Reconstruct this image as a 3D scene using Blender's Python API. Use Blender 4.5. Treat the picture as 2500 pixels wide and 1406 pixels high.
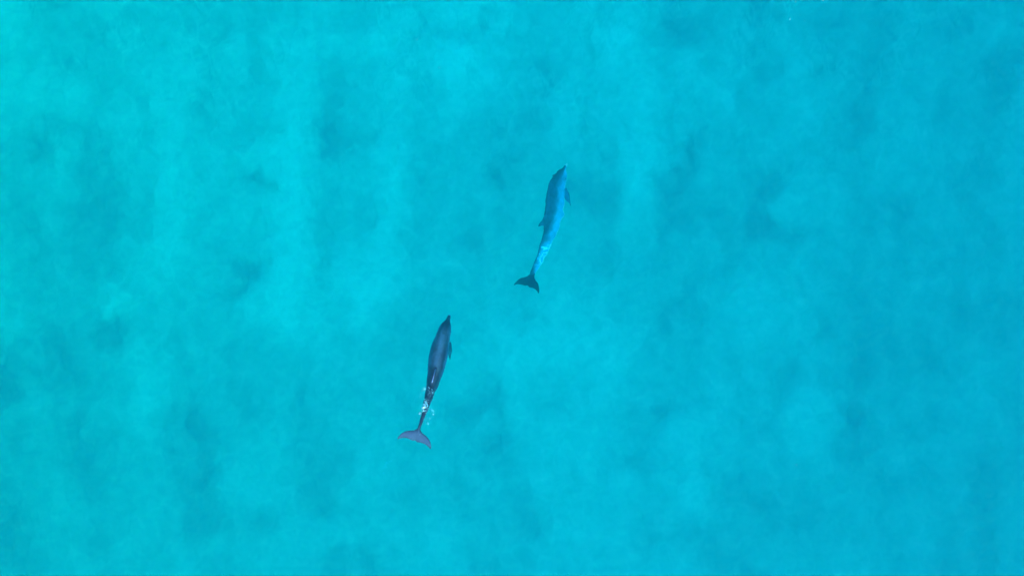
import bpy, math
import numpy as np
from mathutils import Vector

for o in list(bpy.data.objects):
    bpy.data.objects.remove(o, do_unlink=True)
SC = bpy.context.scene
COL = SC.collection
R = math.radians

# ------------------------------------------------------------------ camera
H = 20.0                      # drone height above the water, metres
PPM = 141.0                   # photograph pixels per metre at the water surface
cam_d = bpy.data.cameras.new('camera')
cam_d.sensor_width = 36.0
cam_d.lens = 36.0 * H / (2500.0 / PPM)
cam_d.clip_start = 0.1
cam_d.clip_end = 3000.0
cam = bpy.data.objects.new('camera', cam_d)
cam.location = (0, 0, H)
COL.objects.link(cam)
SC.camera = cam

# ------------------------------------------------------------------ world, sun, exposure
SUN_EL, SUN_AZ = R(36), R(165)        # soft high sun, from the near side of the frame
world = bpy.data.worlds.new('World')
SC.world = world
world.use_nodes = True
wn = world.node_tree.nodes
wl = world.node_tree.links
wn.clear()
sky = wn.new('ShaderNodeTexSky')
sky.sky_type = 'NISHITA'
sky.sun_disc = False
sky.sun_elevation = SUN_EL
sky.sun_rotation = SUN_AZ
sky.air_density = 1.0
sky.dust_density = 0.6
sky.ozone_density = 3.0
bg = wn.new('ShaderNodeBackground')
bg.inputs['Strength'].default_value = 0.13
wo = wn.new('ShaderNodeOutputWorld')
wl.new(sky.outputs[0], bg.inputs['Color'])
wl.new(bg.outputs[0], wo.inputs['Surface'])

sl = bpy.data.lights.new('sun', 'SUN')
sl.energy = 2.2
sl.angle = R(46)
sl.color = (1.0, 0.96, 0.9)
sun = bpy.data.objects.new('sun', sl)
sd = Vector((math.sin(SUN_AZ) * math.cos(SUN_EL), math.cos(SUN_AZ) * math.cos(SUN_EL), math.sin(SUN_EL)))
sun.rotation_euler = (-sd).to_track_quat('-Z', 'Y').to_euler()
sun.location = sd * 60
COL.objects.link(sun)

SC.view_settings.view_transform = 'Standard'
SC.view_settings.look = 'None'
SC.view_settings.exposure = 2.19
SC.view_settings.gamma = 1.0
SC.view_settings.use_curve_mapping = False
SC.render.engine = 'CYCLES'
cy = SC.cycles
cy.use_denoising = True
cy.use_adaptive_sampling = False
cy.max_bounces = 20
cy.diffuse_bounces = 4
cy.glossy_bounces = 4
cy.transmission_bounces = 12
cy.volume_bounces = 6
cy.caustics_refractive = True
cy.sample_clamp_indirect = 8.0
cy.use_guiding = True
cy.use_surface_guiding = True
cy.use_volume_guiding = True
cy.guiding_training_samples = 96


# ------------------------------------------------------------------ helpers
def surf(px, py):
    """point of the water surface seen at a spot of the photograph"""
    return (px - 1250.0) / PPM, -(py - 703.0) / PPM


def lerp(a, b, t):
    return a + (b - a) * t


class Noise:
    """tileable value-gradient noise on numpy arrays"""
    def __init__(self, seed, n=128):
        r = np.random.RandomState(seed)
        a = r.rand(n, n) * 2 * np.pi
        self.gx, self.gy, self.n = np.cos(a), np.sin(a), n

    def __call__(self, x, y):
        n = self.n
        xi = np.floor(x).astype(int)
        yi = np.floor(y).astype(int)
        fx, fy = x - xi, y - yi
        u = fx ** 3 * (fx * (fx * 6 - 15) + 10)
        v = fy ** 3 * (fy * (fy * 6 - 15) + 10)

        def g(i, j):
            a, b = (xi + i) % n, (yi + j) % n
            return self.gx[a, b] * (fx - i) + self.gy[a, b] * (fy - j)
        return 1.4 * lerp(lerp(g(0, 0), g(1, 0), u), lerp(g(0, 1), g(1, 1), u), v)


def fbm(ns, x, y, octaves=4, gain=0.5):
    s, a, tot = 0, 1.0, 0
    for k in range(octaves):
        s = s + a * ns(x * 2 ** k + 17.3 * k, y * 2 ** k - 9.1 * k)
        tot += a
        a *= gain
    return s / tot


def smooth(e0, e1, x):
    t = np.clip((x - e0) / (e1 - e0), 0, 1)
    return t * t * (3 - 2 * t)


def axis(half, step, far):
    """fine in the middle, growing steps outwards"""
    c = list(np.arange(0, half, step))
    s, v = step, c[-1]
    while v < far:
        s *= 1.35
        v += s
        c.append(v)
    c = np.array(c)
    return np.concatenate([-c[:0:-1], c])


def new_mat(name):
    m = bpy.data.materials.new(name)
    m.use_nodes = True
    nt = m.node_tree
    nt.nodes.clear()
    out = nt.nodes.new('ShaderNodeOutputMaterial')
    return m, nt, out


def mesh_obj(name, verts, faces, mat, parent=None, shade=True):
    me = bpy.data.meshes.new(name)
    me.from_pydata([tuple(v) for v in verts], [], faces)
    me.validate()
    if shade:
        me.polygons.foreach_set('use_smooth', [True] * len(me.polygons))
    if mat:
        me.materials.append(mat)
    o = bpy.data.objects.new(name, me)
    COL.objects.link(o)
    if parent:
        o.parent = parent
    return o


def grid_mesh(name, xs, ys, Z, extra_faces=None, extra_verts=None):
    nx, ny = len(xs), len(ys)
    X, Y = np.meshgrid(xs, ys)
    co = np.stack([X, Y, Z], -1).reshape(-1, 3)
    idx = np.arange(nx * ny).reshape(ny, nx)
    q = np.stack([idx[:-1, :-1], idx[:-1, 1:], idx[1:, 1:], idx[1:, :-1]], -1).reshape(-1, 4)
    nq = len(q)
    loops = q.ravel()
    starts = np.arange(nq) * 4
    tot = np.full(nq, 4)
    if extra_verts is not None:
        co = np.vstack([co, extra_verts])
        ex_l = np.concatenate([np.array(f) for f in extra_faces])
        ex_t = np.array([len(f) for f in extra_faces])
        ex_s = len(loops) + np.concatenate([[0], np.cumsum(ex_t)[:-1]])
        loops = np.concatenate([loops, ex_l])
        starts = np.concatenate([starts, ex_s])
        tot = np.concatenate([tot, ex_t])
    me = bpy.data.meshes.new(name)
    me.vertices.add(len(co))
    me.vertices.foreach_set('co', co.ravel())
    me.loops.add(len(loops))
    me.loops.foreach_set('vertex_index', loops.astype(np.int32))
    me.polygons.add(len(starts))
    me.polygons.foreach_set('loop_start', starts.astype(np.int32))
    me.polygons.foreach_set('loop_total', tot.astype(np.int32))
    sm = np.zeros(len(starts), dtype=bool)
    sm[:nq] = True
    me.polygons.foreach_set('use_smooth', sm)
    me.update(calc_edges=True)
    return me


def float_attr(me, name, vals):
    a = me.attributes.new(name, 'FLOAT', 'POINT')
    a.data.foreach_set('value', np.asarray(vals, dtype=np.float32).ravel())


# ------------------------------------------------------------------ seabed
BED = 4.2                                     # mean depth
BK = (1 + BED / 1.333 / H) / PPM              # metres of sea floor per photograph pixel
xs = axis(12.5, 0.05, 450)
ys = axis(8.0, 0.05, 450)
X, Y = np.meshgrid(xs, ys)
PX = X / BK + 1250.0                          # sea floor expressed in the survey photo's grid
PY = -Y / BK + 703.0
inner = np.exp(-(np.clip(np.abs(X) - 13, 0, None) / 4) ** 2 - (np.clip(np.abs(Y) - 8.5, 0, None) / 4) ** 2)
n1, n2, n3, n4 = Noise(3), Noise(11), Noise(23), Noise(37)
wx = 48 * fbm(n1, PX / 110, PY / 110, 3) + 15 * fbm(n3, PX / 36, PY / 36, 3)
wy = 48 * fbm(n2, PX / 110, PY / 110, 3) + 15 * fbm(n4, PX / 36, PY / 36, 3)
QX, QY = PX + wx, PY + wy

# soft marks on the sand: x, y, radius x, radius y, tilt (deg), weight  (+ pale sand, - dark algae and litter)
MARKS = [
    # bright sand bars running down the picture
    (15, 130, 60, 230, 0, .9), (20, 740, 60, 130, 0, .6), (425, 390, 38, 190, 3, .8), (410, 640, 45, 150, 0, .5),
    (715, 470, 38, 260, 2, .95), (960, 480, 42, 170, 8, .95), (905, 680, 70, 90, 20, .9), (660, 720, 70, 80, 20, .6),
    (1130, 170, 90, 70, 0, .9), (1180, 30, 130, 40, 5, .6), (1380, 290, 55, 90, 0, .6), (1545, 420, 45, 130, 4, 1.1),
    (1530, 100, 60, 120, 0, .9), (1290, 860, 70, 90, 15, .5), (1490, 850, 60, 120, -12, .85), (1350, 1110, 60, 90, 0, .4),
    (1710, 1110, 45, 150, 5, .7), (1970, 990, 45, 120, 5, .55), (1990, 1090, 45, 60, 10, .25), (1850, 780, 80, 90, 0, .3),
    (1970, 310, 60, 70, 0, .5), (1720, 210, 90, 60, 0, .5), (2020, 500, 70, 60, 0, .15), (290, 705, 26, 20, 0, .7),
    (285, 735, 55, 30, 30, .45), (620, 375, 35, 30, -20, .5), (920, 90, 45, 30, -30, .5), (600, 1330, 140, 50, 0, .3),
    (790, 1300, 55, 40, 0, .45), (620, 1200, 60, 90, 0, .4), (360, 1010, 60, 130, 0, .3), (110, 990, 40, 60, 0, .3),
    (1190, 1030, 20, 22, 0, .45), (1220, 880, 60, 60, 0, .3), (1900, 505, 16, 22, -20, .6), (2300, 380, 60, 130, -18, .35),
    (2440, 60, 40, 45, 0, .5), (2390, 960, 50, 120, -8, .4), (1660, 1140, 40, 50, 0, .4), (1340, 1380, 60, 50, 0, .35),
    (1040, 1330, 60, 50, 0, .35), (820, 110, 120, 60, 0, .4), (480, 160, 100, 60, 0, .35), (200, 240, 120, 40, 20, .4),
    (330, 20, 60, 25, 0, .5), (1260, 1300, 40, 60, 0, .3), (2180, 1330, 60, 60, 0, .2), (2430, 1280, 60, 120, -6, .2),
    (790, 820, 24, 60, 6, .35), (1290, 1160, 40, 25, 0, .3), (880, 1180, 60, 120, 0, .3), (1010, 900, 70, 60, 0, .3),
    # darker algae
    (835, 335, 55, 32, -20, -1.0), (880, 520, 70, 45, 40, -.6), (880, 600, 80, 50, 10, -.75), (905, 440, 30, 60, -5, -.4),
    (630, 445, 40, 16, 5, -.9), (655, 640, 55, 17, -35, -1.0), (600, 670, 32, 24, -30, -.9), (575, 715, 45, 20, -15, -.7),
    (630, 570, 55, 60, 0, -.25), (545, 300, 60, 90, 0, -.3), (120, 358, 40, 30, 0, -.95), (140, 285, 22, 16, 0, -.6),
    (190, 310, 32, 25, 0, -.6), (10, 150, 25, 32, 0, -.9), (80, 180, 60, 35, -30, -.4), (25, 340, 40, 16, 0, -.45),
    (230, 510, 110, 45, 10, -.5), (330, 560, 60, 70, 0, -.5), (140, 620, 75, 45, 10, -.7), (120, 720, 50, 60, 0, -.35),
    (340, 750, 40, 50, 30, -.6), (300, 790, 42, 26, 0, -.6), (210, 810, 95, 60, 10, -.5), (110, 880, 110, 60, 15, -.65),
    (40, 910, 55, 35, 30, -.6), (15, 965, 30, 30, 0, -.8), (200, 1010, 120, 60, -15, -.3), (130, 1120, 100, 110, 0, -.35),
    (30, 1290, 45, 70, 0, -.7), (190, 1300, 35, 25, 0, -.35), (640, 870, 55, 75, -20, -.7), (600, 960, 45, 20, 20, -.4),
    (470, 1015, 45, 25, 25, -.7), (440, 1075, 60, 45, 10, -.4), (345, 1110, 90, 60, 0, -.4), (530, 1140, 22, 16, 0, -.45),
    (490, 1270, 60, 50, 30, -.75), (640, 1255, 45, 25, 10, -.5), (810, 1210, 60, 110, 5, -.6), (860, 1360, 60, 50, 0, -.5),
    (740, 890, 26, 55, 0, -.4), (960, 880, 45, 110, 0, -.4), (720, 1000, 40, 60, 0, -.25), (1160, 55, 60, 18, -12, -.9),
    (1190, 45, 22, 20, 0, -.7), (1170, 255, 55, 80, -15, -.35), (1315, 300, 26, 18, 0, -.5), (1300, 160, 60, 40, 0, -.25),
    (1255, 390, 40, 22, -10, -.55), (1220, 425, 30, 16, -20, -.7), (1075, 390, 40, 26, 0, -.55), (1140, 560, 65, 26, -25, -.6),
    (1040, 510, 40, 50, 0, -.3), (1090, 450, 70, 40, 0, -.3), (1440, 475, 50, 30, 5, -.5), (1490, 500, 30, 45, 0, -.5),
    (1500, 400, 24, 40, 0, -.5), (1560, 540, 35, 45, 0, -.2), (1645, 445, 34, 42, 25, -.75), (1690, 375, 28, 30, 0, -.85),
    (1630, 560, 60, 40, 0, -.4), (1710, 520, 40, 26, 0, -.5), (1650, 40, 55, 55, -30, -.7), (1640, 75, 32, 20, -25, -.6),
    (1860, 30, 32, 35, -50, -.8), (1810, 230, 14, 26, 35, -.7), (1790, 175, 14, 30, 25, -.35), (1870, 170, 26, 20, -30, -.5),
    (1900, 280, 26, 35, 20, -.55), (1890, 455, 30, 42, 35, -1.1), (1850, 515, 45, 60, 0, -.75), (1880, 550, 50, 26, 0, -.85),
    (1995, 350, 60, 50, -20, -.5), (2090, 290, 90, 45, -30, -.5), (2070, 280, 40, 40, 0, -.35), (1950, 370, 45, 30, 0, -.4),
    (1990, 570, 60, 20, -20, -.6), (1945, 580, 20, 14, 0, -.5), (1930, 640, 60, 60, 30, -.35), (1800, 675, 26, 40, 0, -.6),
    (2075, 30, 60, 26, -30, -.55), (2230, 70, 80, 30, 0, -.45), (2150, 160, 60, 50, 0, -.4), (2330, 260, 60, 60, 0, -.35),
    (2480, 210, 24, 75, 25, -1.1), (2440, 200, 20, 20, 0, -.5), (2300, 270, 20, 50, 20, -.5), (2220, 500, 60, 60, 20, -.55),
    (2195, 515, 22, 18, 0, -.5), (2370, 440, 45, 30, -35, -.95), (2310, 400, 40, 60, 20, -.5), (2420, 560, 45, 60, 0, -.5),
    (2260, 560, 18, 14, 0, -.4), (2440, 350, 40, 30, -30, -.5), (2210, 600, 30, 40, 0, -.5), (2380, 620, 60, 30, 20, -.4),
    (2280, 650, 26, 20, 0, -.5), (2140, 740, 40, 60, 0, -.35), (2010, 790, 28, 32, 0, -.75), (2370, 760, 60, 40, 0, -.45),
    (2440, 800, 60, 60, 0, -.5), (2140, 880, 40, 60, 20, -.6), (2300, 900, 55, 60, 20, -.5), (2030, 900, 28, 45, 30, -.7),
    (1930, 930, 26, 75, 5, -.65), (1930, 880, 40, 50, 0, -.3), (2090, 1040, 42, 42, 25, -1.1), (2075, 1000, 26, 30, 0, -.5),
    (2090, 1130, 30, 32, 0, -.7), (2190, 1000, 20, 18, 0, -.4), (2250, 850, 45, 40, 0, -.4), (2290, 1020, 55, 20, -10, -.4),
    (2410, 1220, 28, 95, 5, -.65), (2450, 1150, 60, 30, 10, -.4), (2150, 1310, 50, 60, 15, -.45), (2060, 1290, 20, 30, 0, -.3),
    (2330, 1360, 90, 40, 0, -.4), (1950, 1140, 26, 60, 0, -.35), (1620, 1010, 35, 24, 30, -1.1), (1605, 1050, 50, 40, 20, -.6),
    (1630, 960, 60, 30, 20, -.5), (1670, 1130, 55, 18, -10, -.5), (1560, 1110, 40, 30, 20, -.5), (1620, 1160, 90, 30, 0, -.4),
    (1570, 850, 45, 75, -10, -.5), (1640, 770, 45, 60, 10, -.55), (1700, 930, 30, 40, 0, -.3), (1390, 920, 40, 60, 20, -.55),
    (1370, 980, 60, 50, 0, -.3), (1150, 1010, 34, 30, 10, -.9), (1205, 985, 34, 28, -25, -.6), (1180, 950, 60, 22, 5, -.35),
    (1200, 1070, 40, 22, 0, -.4), (1110, 1140, 50, 80, 0, -.35), (1300, 1295, 22, 16, 0, -.8), (1280, 1290, 50, 50, 0, -.4),
    (1390, 1180, 30, 60, 20, -.4), (1350, 1390, 120, 30, 0, -.35), (1060, 1250, 40, 60, 0, -.3), (1610, 1290, 60, 40, 15, -.6),
    (1560, 1340, 60, 50, 10, -.4), (1720, 1310, 50, 50, 0, -.4), (1840, 1250, 70, 45, 10, -.5), (1870, 1210, 30, 40, 0, -.3),
    (1830, 1380, 60, 30, 0, -.3), (1245, 765, 26, 40, 10, -.45), (1100, 760, 60, 50, 0, -.2), (1520, 690, 80, 40, 0, -.25),
    (1710, 650, 70, 40, 0, -.2), (1410, 620, 45, 45, 0, -.15), (2200, 1180, 50, 45, 0, -.35), (2000, 1250, 60, 45, 0, -.3),
]
mark = np.zeros_like(X)
for (mx, my, rx, ry, tilt, w) in MARKS:
    box = (np.abs(PX - mx) < 3.2 * max(rx, ry) + 60) & (np.abs(PY - my) < 3.2 * max(rx, ry) + 60)
    if not box.any():
        continue
    if w > 0:
        rx, ry, w = rx * 1.25, ry * 1.15, w * 1.0
    else:
        rx, ry = rx * 1.2, ry * 1.2
    dx, dy = QX[box] - mx, QY[box] - my
    t = R(tilt)                                     # + tilt leans the long axis clockwise down-right
    ex = dx * math.cos(t) + dy * math.sin(t)
    ey = -dx * math.sin(t) + dy * math.cos(t)
    d2 = (ex / rx) ** 2 + (ey / ry) ** 2
    f = np.exp(-0.9 * d2) if w > 0 else np.exp(-0.8 * d2 ** 1.1)
    mark[box] += (w if w > 0 else 0.58 * w) * f
# texture between the marks
broad = fbm(n1, QX / 210 + 5, QY / 520 + 2, 3)
mid = fbm(n2, QX / 70 + 3, QY / 95, 4, 0.55)
fine = fbm(n3, QX / 20, QY / 26, 4, 0.6)
speck = smooth(0.25, 0.6, fbm(n4, QX / 33 + 9, QY / 40, 4, 0.6)) * smooth(-0.1, 0.4, -mid)
bars = fbm(n4, (PX + 0.6 * wx + 60 * np.sin(PY / 330.0)) / 105, PY / 900 + 4, 2)
u_, v_ = PX * 0.93 - PY * 0.37, PX * 0.37 + PY * 0.93
streak = fbm(n3, u_ / 9, v_ / 48, 3, 0.6) * (0.4 + smooth(520, 120, PY)) * smooth(-0.2, 0.35, fbm(n1, PX / 150 + 31, PY / 150, 2))  # light streaks of the surface ripples, put into the sand colour
growth_and_ripple_light = 0.92 * mark + 0.28 * broad + 0.5 * bars + 0.40 * mid + 0.34 * fine + 0.8 * streak - 0.15 * speck + 0.10
# the floor itself: shallower to the left, bars, hollows where litter gathers
xn = np.clip((PX - 1250) / 1250, -1.6, 1.6)
yn = np.clip((PY - 703) / 703, -1.6, 1.6)
depth = BED + 0.42 * xn + 0.12 * yn - 0.10 * broad - 0.05 * fine * inner
depth = depth - inner * 0.16 * np.clip(mark, -1, 1) - 0.05 * mid
depth = depth + 0.012 * np.sin((PX * 0.93 + PY * 0.2 + 2.2 * wx) / 5.5) * inner      # sand ripples
me = grid_mesh('seabed', xs, ys, -depth)
float_attr(me, 'growth_and_ripple_light', growth_and_ripple_light)
float_attr(me, 'east', xn)
m, nt, out = new_mat('sand_with_algae')
N, L = nt.nodes, nt.links
at = N.new('ShaderNodeAttribute'); at.attribute_name = 'growth_and_ripple_light'
ae = N.new('ShaderNodeAttribute'); ae.attribute_name = 'east'
ramp = N.new('ShaderNodeValToRGB')
cr = ramp.color_ramp
cr.elements[0].position = 0.0; cr.elements[0].color = (0.045, 0.085, 0.09, 1)
cr.elements[1].position = 1.0; cr.elements[1].color = (0.78, 0.80, 0.72, 1)
for p, c in ((0.28, (0.16, 0.23, 0.22, 1)), (0.5, (0.42, 0.47, 0.41, 1)), (0.75, (0.62, 0.66, 0.58, 1))):
    e = cr.elements.new(p); e.color = c
mr = N.new('ShaderNodeMapRange')
mr.inputs['From Min'].default_value = -1.25; mr.inputs['From Max'].default_value = 1.15
L.new(at.outputs['Fac'], mr.inputs['Value']); L.new(mr.outputs[0], ramp.inputs[0])
tex = N.new('ShaderNodeTexNoise'); tex.inputs['Scale'].default_value = 9.0; tex.inputs['Detail'].default_value = 8
geo = N.new('ShaderNodeNewGeometry')
L.new(geo.outputs['Position'], tex.inputs['Vector'])
mx = N.new('ShaderNodeMix'); mx.data_type = 'RGBA'; mx.blend_type = 'MULTIPLY'; mx.inputs['Factor'].default_value = 0.3
gr = N.new('ShaderNodeValToRGB')
gr.color_ramp.elements[0].position = 0.3; gr.color_ramp.elements[0].color = (0.6, 0.6, 0.62, 1)
gr.color_ramp.elements[1].position = 0.7; gr.color_ramp.elements[1].color = (1.25, 1.25, 1.2, 1)
L.new(tex.outputs['Fac'], gr.inputs[0])
L.new(ramp.outputs[0], mx.inputs['A']); L.new(gr.outputs[0], mx.inputs['B'])
bs = N.new('ShaderNodeBsdfPrincipled'); bs.inputs['Roughness'].default_value = 0.95
bs.inputs['Specular IOR Level'].default_value = 0.1
mr2 = N.new('ShaderNodeMapRange'); mr2.inputs['From Min'].default_value = -1; mr2.inputs['From Max'].default_value = 1
er = N.new('ShaderNodeValToRGB')
er.color_ramp.elements[0].color = (0.95, 0.99, 0.78, 1); er.color_ramp.elements[1].color = (0.95, 0.75, 0.78, 1)
em_ = er.color_ramp.elements.new(0.5); em_.color = (0.95, 1.02, 0.98, 1)
mx2 = N.new('ShaderNodeMix'); mx2.data_type = 'RGBA'; mx2.blend_type = 'MULTIPLY'; mx2.inputs['Factor'].default_value = 1.0
L.new(ae.outputs['Fac'], mr2.inputs['Value']); L.new(mr2.outputs[0], er.inputs[0])
L.new(mx.outputs['Result'], mx2.inputs['A']); L.new(er.outputs[0], mx2.inputs['B'])
L.new(mx2.outputs['Result'], bs.inputs['Base Color'])
L.new(bs.outputs[0], out.inputs['Surface'])
me.materials.append(m)
bed = bpy.data.objects.new('seabed', me)
bed['kind'] = 'structure'
bed['label'] = 'pale rippled sand seabed with blurred dark patches of algae'
COL.objects.link(bed)

# ------------------------------------------------------------------ water
xs = axis(9.4, 0.032, 480)
ys = axis(5.5, 0.032, 480)
X, Y = np.meshgrid(xs, ys)
Z = np.zeros_like(X)
near = np.exp(-(np.clip(np.abs(X) - 9.5, 0, None) / 3) ** 2 - (np.clip(np.abs(Y) - 5.6, 0, None) / 3) ** 2)
rs = np.random.RandomState(5)
for k in range(26):                                  # low chop, crests leaning like in the photo
    lam = 0.32 * 1.13 ** k
    th = R(-18) + rs.normal(0, 0.65)
    amp = 0.0017 * lam ** 0.75
    kx, ky = 2 * np.pi / lam * math.cos(th), 2 * np.pi / lam * math.sin(th)
    w = near if lam < 3 else 1.0
    Z += w * amp * np.sin(kx * X + ky * Y + rs.rand() * 6.28)
rough = 0.55 + 0.9 * smooth(-0.1, 0.5, fbm(n1, X / 2.3 + 4, Y / 2.3, 2)) + 0.5 * smooth(-1, -7, X - Y * 1.2)
cx, sx_ = math.cos(R(14)), math.sin(R(14))
A_, B_ = X * cx + Y * sx_, -X * sx_ + Y * cx
Z += near * rough * 0.0065 * fbm(n2, A_ / 0.15, B_ / 0.34, 2, 0.4)
# churned water round the stroking tail, and the fluke print left behind it
def trail(pts, width):
    p = np.array([surf(*q) for q in pts])
    best = np.full(X.shape, 1e9)
    for a, b in zip(p[:-1], p[1:]):
        ab = b - a
        t = np.clip(((X - a[0]) * ab[0] + (Y - a[1]) * ab[1]) / (ab @ ab), 0, 1)
        best = np.minimum(best, np.hypot(X - a[0] - t * ab[0], Y - a[1] - t * ab[1]))
    return np.exp(-(best / width) ** 2)
churn = trail([(1052, 945), (1044, 975), (1036, 1015)], 0.17) + 0.3 * trail([(965, 1098), (928, 1160)], 0.05)
Z += churn * (0.018 * fbm(n3, X / 0.11, Y / 0.13, 2) + 0.008)
tx, ty = surf(1037, 995)
rr = np.hypot((X - tx) * 1.2, Y - ty)
Z += 0.0035 * np.sin(rr * 2 * np.pi / 0.17 + 2 * fbm(n1, X * 1.5, Y * 1.5, 2)) * np.exp(-(rr / 0.75) ** 2)
side = trail([(1090, 815), (1070, 900), (1052, 950)], 0.28) + trail([(1360, 430), (1350, 560), (1305, 660)], 0.3)
Z += side * 0.013 * fbm(n4, X / 0.16, Y / 0.13, 2)
nx, ny = len(xs), len(ys)
x0, x1, y0, y1 = xs[0], xs[-1], ys[0], ys[-1]
c = nx * ny
ev = np.array([[x0, y0, -9], [x1, y0, -9], [x1, y1, -9], [x0, y1, -9]])
idx = np.arange(c).reshape(ny, nx)
ef = [[c, c + 3, c + 2, c + 1],
      [c, c + 1] + list(idx[0, ::-1]), [c + 1, c + 2] + list(idx[::-1, -1]),
      [c + 2, c + 3] + list(idx[-1, :]), [c + 3, c] + list(idx[:, 0])]
me = grid_mesh('water', xs, ys, Z, ef, ev)
m, nt, out = new_mat('turquoise_sea_water')
N, L = nt.nodes, nt.links
rf = N.new('ShaderNodeBsdfRefraction'); rf.inputs['IOR'].default_value = 1.333; rf.inputs['Roughness'].default_value = 0.0
go = N.new('ShaderNodeBsdfGlossy'); go.inputs['Roughness'].default_value = 0.0
fr = N.new('ShaderNodeFresnel'); fr.inputs['IOR'].default_value = 1.333
pw = N.new('ShaderNodeMath'); pw.operation = 'POWER'; pw.inputs[1].default_value = 1.4   # polarised view: weak mirror at steep angles
ms_ = N.new('ShaderNodeMixShader')
L.new(fr.outputs[0], pw.inputs[0]); L.new(pw.outputs[0], ms_.inputs['Fac'])
L.new(rf.outputs[0], ms_.inputs[1]); L.new(go.outputs[0], ms_.inputs[2])
L.new(ms_.outputs[0], out.inputs['Surface'])
ab = N.new('ShaderNodeVolumeAbsorption')
ab.inputs['Density'].default_value = 4.0
ab.inputs['Color'].default_value = (0.0, 0.9892, 0.9950, 1)
sc_ = N.new('ShaderNodeVolumeScatter')
sc_.inputs['Density'].default_value = 0.20
sc_.inputs['Color'].default_value = (0.0, 0.86, 1.0, 1)
sc_.inputs['Anisotropy'].default_value = 0.2
ad = N.new('ShaderNodeAddShader')
L.new(ab.outputs[0], ad.inputs[0]); L.new(sc_.outputs[0], ad.inputs[1]); L.new(ad.outputs[0], out.inputs['Volume'])
me.materials.append(m)
water = bpy.data.objects.new('water', me)
water['kind'] = 'structure'
water['label'] = 'clear turquoise sea with low ripples'
COL.objects.link(water)

# ------------------------------------------------------------------ dolphins
SKIN, nt, out = new_mat('dolphin_skin')
N, L = nt.nodes, nt.links
at = N.new('ShaderNodeAttribute'); at.attribute_name = 'tone'
ramp = N.new('ShaderNodeValToRGB'); cr = ramp.color_ramp
cr.elements[0].position = 0.0; cr.elements[0].color = (0.012, 0.025, 0.06, 1)
cr.elements[1].position = 1.0; cr.elements[1].color = (0.75, 0.80, 0.82, 1)
for p, c in ((0.22, (0.036, 0.062, 0.112, 1)), (0.45, (0.090, 0.160, 0.300, 1)), (0.7, (0.12, 0.36, 0.66, 1))):
    e = cr.elements.new(p); e.color = c
tc = N.new('ShaderNodeTexCoord')
nz = N.new('ShaderNodeTexNoise'); nz.inputs['Scale'].default_value = 14; nz.inputs['Detail'].default_value = 6
L.new(tc.outputs['Object'], nz.inputs['Vector'])
ma = N.new('ShaderNodeMath'); ma.operation = 'MULTIPLY_ADD'
ma.inputs[1].default_value = 0.10; ma.inputs[2].default_value = -0.05
L.new(nz.outputs['Fac'], ma.inputs[0])
mb = N.new('ShaderNodeMath'); mb.operation = 'ADD'
L.new(ma.outputs[0], mb.inputs[0]); L.new(at.outputs['Fac'], mb.inputs[1]); L.new(mb.outputs[0], ramp.inputs[0])
bs = N.new('ShaderNodeBsdfPrincipled')
bs.inputs['Roughness'].default_value = 0.5
bs.inputs['Specular IOR Level'].default_value = 0.3
bs.inputs['IOR'].default_value = 1.45
L.new(ramp.outputs[0], bs.inputs['Base Color']); L.new(bs.outputs[0], out.inputs['Surface'])
EYE, nt, out = new_mat('dark_eye')
bs = nt.nodes.new('ShaderNodeBsdfPrincipled'); bs.inputs['Base Color'].default_value = (0.006, 0.006, 0.008, 1)
bs.inputs['Roughness'].default_value = 0.1
nt.links.new(bs.outputs[0], out.inputs['Surface'])

# rest body: distance from beak tip, half width, top, bottom (photograph pixels at the surface, 141 per metre)
PROFILE = np.array([
    (0, .6, -4.2, -5.6), (2, 2.8, -2.6, -7.6), (5, 3.9, -1.7, -8.6), (11, 4.9, -1.2, -9.6), (17, 5.6, -.2, -11),
    (22, 8.8, 3.6, -12.2), (28, 12.4, 9.2, -13.8), (36, 14.8, 13.2, -15.6), (46, 16.6, 16, -18), (60, 17.6, 18.2, -20.5),
    (79, 20, 21, -23), (104, 22.2, 23, -25), (124, 21.4, 22.8, -24), (143, 19, 21, -21), (163, 16, 18.4, -18),
    (181, 13.2, 17, -17), (196, 10.9, 16, -16), (222, 7.6, 14, -14), (243, 5.5, 12, -12), (263, 3.9, 9.5, -9.5),
    (281, 3.3, 5.5, -5.5), (298, 2.4, 2.4, -2.4), (306, 1.0, 1.0, -1.0)])


def closed_loft(rings):
    """rings: list of (n,3) arrays with equal n; capped both ends"""
    n = len(rings[0])
    v = np.vstack(rings)
    f = []
    for i in range(len(rings) - 1):
        for j in range(n):
            a, b = i * n + j, i * n + (j + 1) % n
            f.append((a, b, b + n, a + n))
    f.append(tuple(range(n))[::-1])
    f.append(tuple((len(rings) - 1) * n + j for j in range(n)))
    return v, f


def fin(sections):
    """sections: (lead point, trail point, normal, half thickness) -> aerofoil loft"""
    rings = []
    u = np.linspace(0, 1, 9)
    prof = np.sqrt(np.clip(u, 0, 1)) * (1 - u) * 2.6
    prof = np.maximum(prof / prof.max(), 0.12)
    prof[0] = 0.12
    for (a, b, nrm, th) in sections:
        a, b, nrm = np.array(a, float), np.array(b, float), np.array(nrm, float)
        up = [a + (b - a) * t + nrm * th * p for t, p in zip(u, prof)]
        dn = [a + (b - a) * t - nrm * th * p for t, p in zip(u[::-1], prof[::-1])]
        rings.append(np.array(up + dn))
    return closed_loft(rings)


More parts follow.
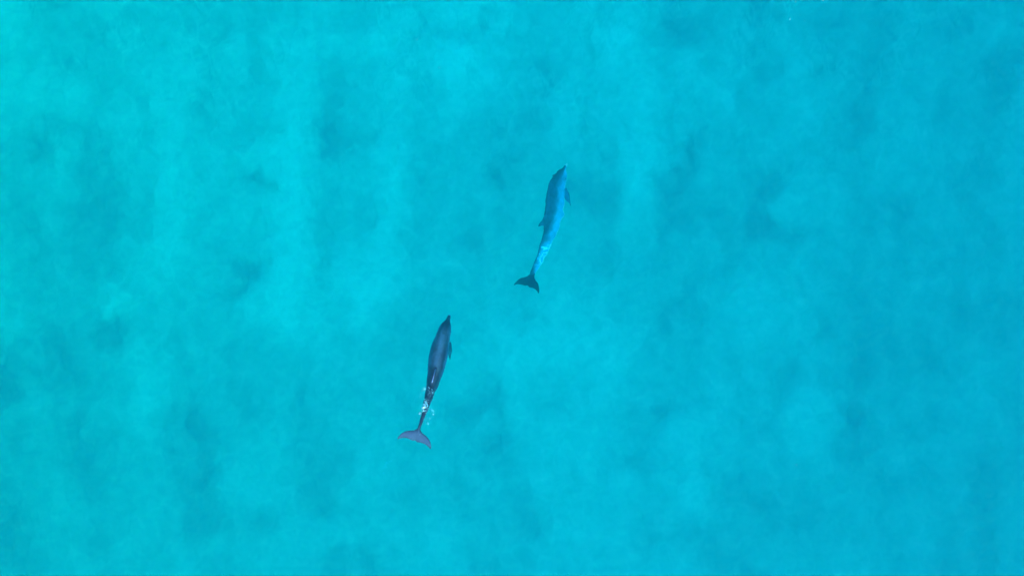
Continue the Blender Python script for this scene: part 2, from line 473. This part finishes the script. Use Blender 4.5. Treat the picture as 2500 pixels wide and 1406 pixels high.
def rest_body(flip_right, flip_left):
    """x = distance from beak tip, y = towards the animal's right, z = up.  flip_* = (outward, downward) lean of a flipper"""
    s_new = np.concatenate([np.arange(0, 40, 1.5), np.arange(40, 306.1, 4)])
    s_new[-1] = 306
    prof = np.stack([s_new] + [np.interp(s_new, PROFILE[:, 0], PROFILE[:, k]) for k in (1, 2, 3)], 1)
    for k in (1, 2, 3):                                 # soften the polyline profile
        v = prof[:, k].copy()
        for _ in range(3):
            v[1:-1] = 0.25 * v[:-2] + 0.5 * v[1:-1] + 0.25 * v[2:]
        prof[:, k] = v
    a = np.linspace(0, 2 * np.pi, 40, endpoint=False)
    rings = []
    for s, w, t, b in prof:
        c, h = (t + b) / 2, (t - b) / 2
        y = w * np.sign(np.cos(a)) * np.abs(np.cos(a)) ** 0.95
        z = c + h * np.sin(a)
        rings.append(np.stack([np.full_like(a, s), y, z], 1))
    shells = [closed_loft(rings)]
    # dorsal fin: swept, hooked
    secs = []
    for h, l, t in ((-5, 124, 170), (0, 128, 167), (5, 134, 165.5), (10, 141, 165.5), (15, 149, 167.5), (20, 158, 171), (23.5, 165, 174)):
        base = np.interp((l + t) / 2, PROFILE[:, 0], PROFILE[:, 2])
        base = 20.4
        secs.append(((l, 0, base + h), (t, 0, base + h), (0, 1, 0), 2.1 - 0.045 * max(h, 0)))
    shells.append(fin(secs))
    # flukes
    for sg in (1, -1):
        secs = []
        for b, l, t in ((-1.5, 279, 310.5), (3, 281.5, 312.5), (6, 285, 313.7), (11, 289, 313), (16, 291, 312.2),
                        (22, 293.5, 312.4), (30, 298, 314.5), (36, 304, 317.5), (41, 314.5, 321)):
            secs.append(((l, sg * b, 0), (t, sg * b, 0), (0, 0, 1), max(1.15, 2.7 - 0.04 * b)))
        shells.append(fin(secs))
    # flippers
    for sg, (outw, down, sweep) in ((1, flip_right), (-1, flip_left)):
        root = np.array([69.0, sg * 16.0, -11.0])
        direc = np.array([sweep, sg * outw, -down]); direc /= np.linalg.norm(direc)
        chord = np.cross(np.cross(direc, (1, 0, 0)), direc); chord /= np.linalg.norm(chord)
        nrm = np.cross(direc, chord)
        secs = []
        for d, l, t in ((-3, -8, 10), (6, -8, 9.5), (14, -6.5, 9), (22, -4, 8.5), (30, 0, 8), (37, 3.5, 8), (42, 6.3, 8.4)):
            p = root + direc * d
            secs.append((p + chord * l, p + chord * t, nrm, max(1.1, 2.5 - 0.035 * d)))
        shells.append(fin(secs))
    V, F, off = [], [], 0
    for v, f in shells:
        V.append(v)
        F += [tuple(i + off for i in q) for q in f]
        off += len(v)
    V = np.vstack(V)
    me = bpy.data.meshes.new('rest')
    me.from_pydata([tuple(p) for p in V], [], F)
    import bmesh
    bm = bmesh.new(); bm.from_mesh(me)
    # every shell gets outward normals before the union
    bmesh.ops.recalc_face_normals(bm, faces=bm.faces)
    bm.to_mesh(me); bm.free()
    o = bpy.data.objects.new('rest', me)
    COL.objects.link(o)
    md = o.modifiers.new('union', 'REMESH'); md.mode = 'VOXEL'; md.voxel_size = 0.85; md.use_smooth_shade = True
    ms = o.modifiers.new('soft', 'SMOOTH'); ms.factor = 0.5; ms.iterations = 4
    dg = bpy.context.evaluated_depsgraph_get()
    res = bpy.data.meshes.new_from_object(o.evaluated_get(dg))
    bpy.data.objects.remove(o, do_unlink=True)
    return res


def pose_fn(spine, roll, scale):
    """spine rows: photo x, photo y, z (m); returns f(points) bending rest points along it"""
    sp = np.array(spine, float)
    P = np.stack([(sp[:, 0] - 1250) / PPM * 1.0, -(sp[:, 1] - 703) / PPM, sp[:, 2]], 1)
    P[:, 0] *= scale; P[:, 1] *= scale
    # dense smooth curve
    t = np.concatenate([[0], np.cumsum(np.linalg.norm(np.diff(P, axis=0), axis=1))])
    tt = np.linspace(0, t[-1], 400)
    C = np.stack([np.interp(tt, t, P[:, k]) for k in range(3)], 1)
    for _ in range(400):
        C[1:-1] = 0.25 * C[:-2] + 0.5 * C[1:-1] + 0.25 * C[2:]
    C = np.vstack([C, C[-1] + (C[-1] - C[-8]) / 7 * np.arange(1, 60)[:, None]])
    C = np.vstack([C[0] - (C[6] - C[0]) / 6 * np.arange(20, 0, -1)[:, None], C])
    d = np.concatenate([[0], np.cumsum(np.linalg.norm(np.diff(C, axis=0), axis=1))])
    d = d - d[20]
    unit = d[419] / 311.0                            # metres per rest unit
    T = np.gradient(C, axis=0); T /= np.linalg.norm(T, axis=1)[:, None]

    def f(p):
        s = p[:, 0] * unit
        c = np.stack([np.interp(s, d, C[:, k]) for k in range(3)], 1)
        h = -np.stack([np.interp(s, d, T[:, k]) for k in range(3)], 1)
        h /= np.linalg.norm(h, axis=1)[:, None]
        r = np.cross(h, (0, 0, 1)); r /= np.linalg.norm(r, axis=1)[:, None]
        u = np.cross(r, h)
        ph = np.interp(p[:, 0], [q[0] for q in roll], [R(q[1]) for q in roll])[:, None]
        U = np.cos(ph) * u - np.sin(ph) * r
        Rr = np.cos(ph) * r + np.sin(ph) * u
        return c + unit * (p[:, 1:2] * Rr + p[:, 2:3] * U)
    return f, unit


def skin_tone(p, marks_glints, seed):
    s, y, z = p[:, 0], p[:, 1], p[:, 2]
    w = np.interp(s, PROFILE[:, 0], PROFILE[:, 1]); t = np.interp(s, PROFILE[:, 0], PROFILE[:, 2]); b = np.interp(s, PROFILE[:, 0], PROFILE[:, 3])
    rel = (z - (t + b) / 2) / np.maximum((t - b) / 2, 1.5)           # 1 back .. -1 belly
    ns = Noise(seed)
    wob = 0.16 * fbm(ns, s / 22, z / 12 + y / 15, 3)
    tone = 0.25 + 0.30 * smooth(1.0, 0.05, rel + wob) + 0.38 * smooth(-0.35, -0.8, rel + wob)
    fins = (rel > 1.12) | (s > 279) | (np.abs(y) > w * 1.08) | ((s > 64) & (s < 118) & (np.abs(y) > 0.97 * w) & (z < -6))
    tone = np.where(fins, 0.27, tone)
    # dark mask: beak top, blowhole, eye to beak; pale beak tip
    tone = tone - 0.05 * smooth(30, 10, s) * (rel > -0.2)
    tone = np.where(s < 3.2, 0.85, tone)
    tone = tone - 0.25 * np.exp(-(((s - 47) / 1.5) ** 2 + (y / 2.6) ** 2)) * (z > 0)
    tone = tone - 0.16 * np.exp(-(((s - 40) / 5) ** 2 + ((z + 3) / 3.5) ** 2)) * (np.abs(y) > 5)
    gape = np.exp(-((z + 5.6 + 0.05 * s) / 0.8) ** 2) * (s < 30) * (np.abs(y) > 2)
    tone = tone - 0.2 * gape
    # sheen along the back put into the tone, then skin marks and glints
    tone = tone + 0.13 * np.exp(-((y + 1) / 7.5) ** 2) * (rel > 0.5) * smooth(30, 60, s) * smooth(150, 120, s)
    tone = tone + marks_glints(s, y, z, rel, ns)
    # thin dark margin round the flukes
    ya = np.abs(y)
    ld = np.interp(ya, [0, 6, 11, 16, 22, 30, 36, 41], [279, 285, 289, 291, 293.5, 298, 304, 314.5])
    tr_ = np.interp(ya, [0, 6, 11, 16, 22, 30, 36, 41], [310.5, 313.7, 313, 312.2, 312.4, 314.5, 317.5, 321])
    edge = np.minimum(s - ld, tr_ - s)
    tone = tone - 0.13 * smooth(4.0, 1.5, edge) * (s > 286)
    return np.clip(tone, 0, 1)


def make_dolphin(label, spine, roll, scale, fr, fl, marks_glints, seed):
    me = rest_body(fr, fl)
    me.name = 'dolphin'
    n = len(me.vertices)
    co = np.empty(n * 3, np.float32); me.vertices.foreach_get('co', co)
    co = co.reshape(-1, 3).astype(float)
    tone = skin_tone(co, marks_glints, seed)
    f, unit = pose_fn(spine, roll, scale)
    w = f(co)
    org = f(np.array([[104.0, 0, 0]]))[0]
    me.vertices.foreach_set('co', (w - org).astype(np.float32).ravel())
    float_attr(me, 'tone', tone)
    me.polygons.foreach_set('use_smooth', [True] * len(me.polygons))
    me.materials.clear(); me.materials.append(SKIN)
    me.update()
    o = bpy.data.objects.new('dolphin', me)
    o.location = org
    o['label'] = label; o['category'] = 'dolphin'; o['group'] = 'dolphins swimming side by side'
    COL.objects.link(o)
    # eyes
    import bmesh
    for sg in (1, -1):
        bm = bmesh.new()
        bmesh.ops.create_uvsphere(bm, u_segments=14, v_segments=9, radius=1.5 * unit)
        em = bpy.data.meshes.new('eye'); bm.to_mesh(em); bm.free()
        em.materials.append(EYE)
        em.polygons.foreach_set('use_smooth', [True] * len(em.polygons))
        e = bpy.data.objects.new('eye', em)
        e.location = f(np.array([[40.0, sg * 14.3, -4.5]]))[0] - org
        e.parent = o
        COL.objects.link(e)
    return o, f


def scars_glint_near(s, y, z, rel, ns):
    v = fbm(ns, s / 5 + 3, y / 5 + z / 5, 3)
    lin = np.exp(-((y - 9 - 0.05 * (s - 60)) / 0.5) ** 2) * (s > 30) * (s < 60)
    edge = smooth(281, 292, s) * 0.10 + 0.05 * fbm(ns, s / 8, y / 8, 3) * (s > 285)
    dorsal_highlight = 0.4 * np.exp(-(y / 1.6) ** 2) * (z > 25) * (s > 125) * (s < 170)  # highlight along the dorsal fin edge, put into the tone
    dark = -0.05 - 0.09 * smooth(135, 175, s) * smooth(275, 240, s) + 0.13 * fbm(ns, s / 16 + 2, y / 9 + 4, 4, 0.6)
    return 0.08 * smooth(0.3, 0.6, v) + 0.1 * lin + edge + dorsal_highlight + dark * (s < 279)


def pigment_glints_deep(s, y, z, rel, ns):
    v = fbm(ns, s / 9 + 3, y / 7 + z / 7, 3)
    pale = smooth(0.02, 0.22, v) * smooth(193, 204, s) * smooth(268, 240, s) * (y > -2) * smooth(-0.9, -0.3, rel) * smooth(1.05, 0.6, rel)  # caustic glints on the tail stock, put into the skin tone
    soft = 0.13 * smooth(185, 215, s) * smooth(276, 262, s) * smooth(-3, 5, y)
    flank = 0.10 * smooth(40, 70, s) * smooth(190, 165, s) * smooth(-2, 9, y) * smooth(0.9, 0.1, rel)
    mask = -0.19 * smooth(278, 286, s)
    cape = -0.07 * smooth(2, -8, y) * (s < 281)
    mott = cape + 0.20 * fbm(ns, s / 13 + 8, y / 8 - z / 9, 4, 0.6) * smooth(20, 40, s) * smooth(285, 270, s)
    beak = 0.75 * smooth(9, 5, s) + 0.22 * np.exp(-(((s - 18) / 14) ** 2)) * (y > 1) * (rel < 0.5)
    return 0.5 * pale + soft + flank + mask + mott + beak


near_dolphin, fB = make_dolphin(
    'dark slate dolphin near the surface, its tail breaking the water into splashes',
    [(1097, 767, -0.300), (1093, 781, -0.300), (1088.5, 795, -0.300), (1082, 818, -0.300), (1073.5, 845, -0.300), (1069, 868, -0.300), (1066, 891, -0.290),
     (1061, 911, -0.280), (1056.5, 930, -0.265), (1052.5, 948, -0.250), (1047.5, 966, -0.235), (1041, 988, -0.210), (1035.5, 1008, -0.180), (1029, 1028, -0.140),
     (1023.5, 1043, -0.105), (1019, 1058, -0.095), (1014, 1074, -0.085)],
    [(0, 0), (311, 0)], 1.005, (.50, .30, 1.0), (.10, .8, 1.1), scars_glint_near, 51)

deep_dolphin, fA = make_dolphin(
    'bright blue dolphin deeper down, rolled on its side with pale flank and light glints toned onto the tail',
    [(1385, 397, -1.10), (1379, 406, -1.10), (1372, 418, -1.10), (1364, 436, -1.10), (1359, 460, -1.10), (1357.5, 480, -1.10), (1356, 500, -1.10),
     (1353.5, 524, -1.10), (1349, 547, -1.10), (1343, 567, -1.09), (1338, 581, -1.08), (1332, 597, -1.07), (1323, 621, -1.07), (1317.5, 635, -1.07),
     (1310, 650, -1.08), (1303, 663, -1.08), (1298.5, 675, -1.07), (1293.5, 687, -1.06), (1288.5, 698, -1.05)],
    [(0, 28), (60, 46), (250, 46), (281, 44), (320, 42)], 1.041, (.62, .25, .9), (.3, .8, 1.0), pigment_glints_deep, 77)

# ------------------------------------------------------------------ foam and bubbles
FOAM, nt, out = new_mat('sea_foam')
bs = nt.nodes.new('ShaderNodeBsdfPrincipled')
bs.inputs['Base Color'].default_value = (0.30, 0.72, 0.86, 1)
bs.inputs['Roughness'].default_value = 0.55
nt.links.new(bs.outputs[0], out.inputs['Surface'])

t = (1 + 5 ** 0.5) / 2
ICO = np.array([(-1, t, 0), (1, t, 0), (-1, -t, 0), (1, -t, 0), (0, -1, t), (0, 1, t), (0, -1, -t), (0, 1, -t), (t, 0, -1), (t, 0, 1), (-t, 0, -1), (-t, 0, 1)], float)
ICO /= np.linalg.norm(ICO[0])
ICF = [(0, 11, 5), (0, 5, 1), (0, 1, 7), (0, 7, 10), (0, 10, 11), (1, 5, 9), (5, 11, 4), (11, 10, 2), (10, 7, 6), (7, 1, 8), (3, 9, 4), (3, 4, 2), (3, 2, 6), (3, 6, 8), (3, 8, 9), (4, 9, 5), (2, 4, 11), (6, 2, 10), (8, 6, 7), (9, 8, 1)]


def blobs(items, seed):
    """items: x, y, z, radius, stretch, angle -> one mesh of uneven droplets"""
    r = np.random.RandomState(seed)
    V, F = [], []
    for (x, y, z, rad, st, an) in items:
        v = ICO * (1 + r.uniform(-.4, .4, (12, 1))) * rad
        v = v * (st, 1, 0.6)
        c, s = math.cos(an), math.sin(an)
        v = np.stack([v[:, 0] * c - v[:, 1] * s, v[:, 0] * s + v[:, 1] * c, v[:, 2]], 1) + (x, y, z)
        o = len(V) * 12
        V.append(v)
        F += [(a + o, b + o, d + o) for a, b, d in ICF]
    return np.vstack(V), F


r = np.random.RandomState(8)
items = []
# clumps: photo x, y, spread x, spread y, count, radius px
for (cx_, cy_, sx1, sy1, n, rp) in (
        (1035, 949, 3.0, 3.5, 16, .9), (1032.5, 954, 2.5, 3, 8, .7), (1027, 965, 2.0, 3, 7, .6), (1024, 971, 1.5, 2, 3, .6),
        (1046.5, 947, 2.5, 3, 8, .6), (1054.5, 953, 2.0, 1.8, 7, .8), (1056, 960, 1.5, 2, 7, .7), (1058, 972, 2.5, 6, 7, .5),
        (1040, 978, 2.8, 2.8, 12, .9), (1038, 987, 3.0, 3.5, 26, 1.1), (1036, 994, 3.0, 3.0, 26, 1.25), (1034, 1000, 3, 3, 16, 1.0),
        (1043, 997, 3, 2, 8, .8), (1037, 1007, 2.5, 2, 8, .8), (1026, 1010, 3, 1.8, 12, 1.0), (1028, 989, 2, 2.5, 4, .6),
        (1052, 1000, 3, 2.5, 7, .6), (1057.5, 1008, 1.3, 3.5, 10, .85), (1042.5, 1021, 1, 1, 3, .7), (1049.5, 1021.5, 1.4, .8, 5, .8),
        (1036.5, 1024, 1.5, 1, 4, .7), (1043.5, 1034, 1, 1.6, 5, .9), (1030, 1037, 1.2, 2.5, 4, .5), (1011, 1051, 1, .5, 2, .6),
        (1025, 1061, .8, .6, 2, .8), (1021, 1003, 3, 5, 5, .4), (1046, 960, 5, 7, 14, .45), (1043, 985, 6, 12, 16, .45)):
    for _ in range(int(n * 1.6)):
        px, py = r.normal(cx_, sx1 * .85), r.normal(cy_, sy1)
        x, y = surf(px, py)
        rad = rp * r.lognormal(0, .45) / PPM * 0.56
        items.append((x, y, r.uniform(-.12, -.012), rad, r.uniform(1, 2.2), r.uniform(0, 3.14)))
v, f = blobs(items, 2)
foam = mesh_obj('splash_foam', v, f, FOAM)
foam['kind'] = 'stuff'; foam['label'] = 'bright foam and droplets where the near dolphin tail breaks the surface'; foam['category'] = 'foam'

# thin line of bubbles left behind the flukes
items = []
for k in range(70):
    u = r.rand()
    px, py = lerp(966, 927, u) + r.normal(0, 1.4), lerp(1097, 1163, u) + r.normal(0, 1.4)
    x, y = surf(px, py)
    items.append((x * 1.05, y * 1.05, -1.3 + r.normal(0, .05), r.uniform(.3, .6) / PPM, r.uniform(1, 2.5), R(60)))
v, f = blobs(items, 4)
tr = mesh_obj('bubble_trail', v, f, FOAM)
tr['kind'] = 'stuff'; tr['label'] = 'faint thin line of bubbles trailing behind the flukes'; tr['category'] = 'bubbles'

FLECKS = [
    (1018, 97, .9, 'tiny white fleck alone on the water, upper middle, above a second fleck'),
    (1072, 166, .9, 'tiny white fleck below and right of the lone upper middle fleck'),
    (772, 14, .9, 'tiny white fleck at the top edge left of centre'),
    (1942, 5, .8, 'topmost fleck of the loose cluster near the upper right edge'),
    (1905, 9, .6, 'leftmost faint fleck of the loose cluster near the upper right edge'),
    (1937, 24, .7, 'small fleck just under the topmost one of the upper right cluster'),
    (1953, 38, .8, 'fleck at the right of the upper right cluster, just above its lowest one'),
    (1928, 48, 1.1, 'largest fleck of the upper right cluster, lower left in it'),
    (1964, 52, 1.0, 'lowest and rightmost fleck of the upper right cluster'),
    (2009, 1.5, 1.1, 'bright fleck cut by the top edge, right of the upper right cluster'),
    (1551, 212, .9, 'single fleck upper right of the deeper dolphin beak'),
    (1738, 310, .5, 'very faint fleck midway right of the deeper dolphin'),
    (1944, 1134, 1.3, 'biggest white fleck, alone in the lower right water'),
    (1617, 1273, .8, 'small pale fleck low in the picture right of centre'),
    (314, 1079, 1.2, 'pale upright fleck alone in the lower left water'),
    (957, 1243, .8, 'small pale fleck below the near dolphin flukes'),
    (1207, 620, .8, 'faint fleck left of the deeper dolphin tail'),
]
for k, (px, py, s, lab) in enumerate(FLECKS):
    x, y = surf(px, py)
    q = s * 0.6 / PPM
    it = [(r.normal(0, q * .5), r.normal(0, q * .7), r.uniform(-.003, .004), q * r.uniform(.6, 1), r.uniform(1, 1.8), r.uniform(0, 3)) for _ in range(4)]
    v, f = blobs(it, 100 + k)
    o = mesh_obj('foam_fleck', v, f, FOAM)
    o.location = (x, y, 0.004)
    o['label'] = lab; o['category'] = 'foam fleck'; o['group'] = 'flecks of foam drifting on the water'
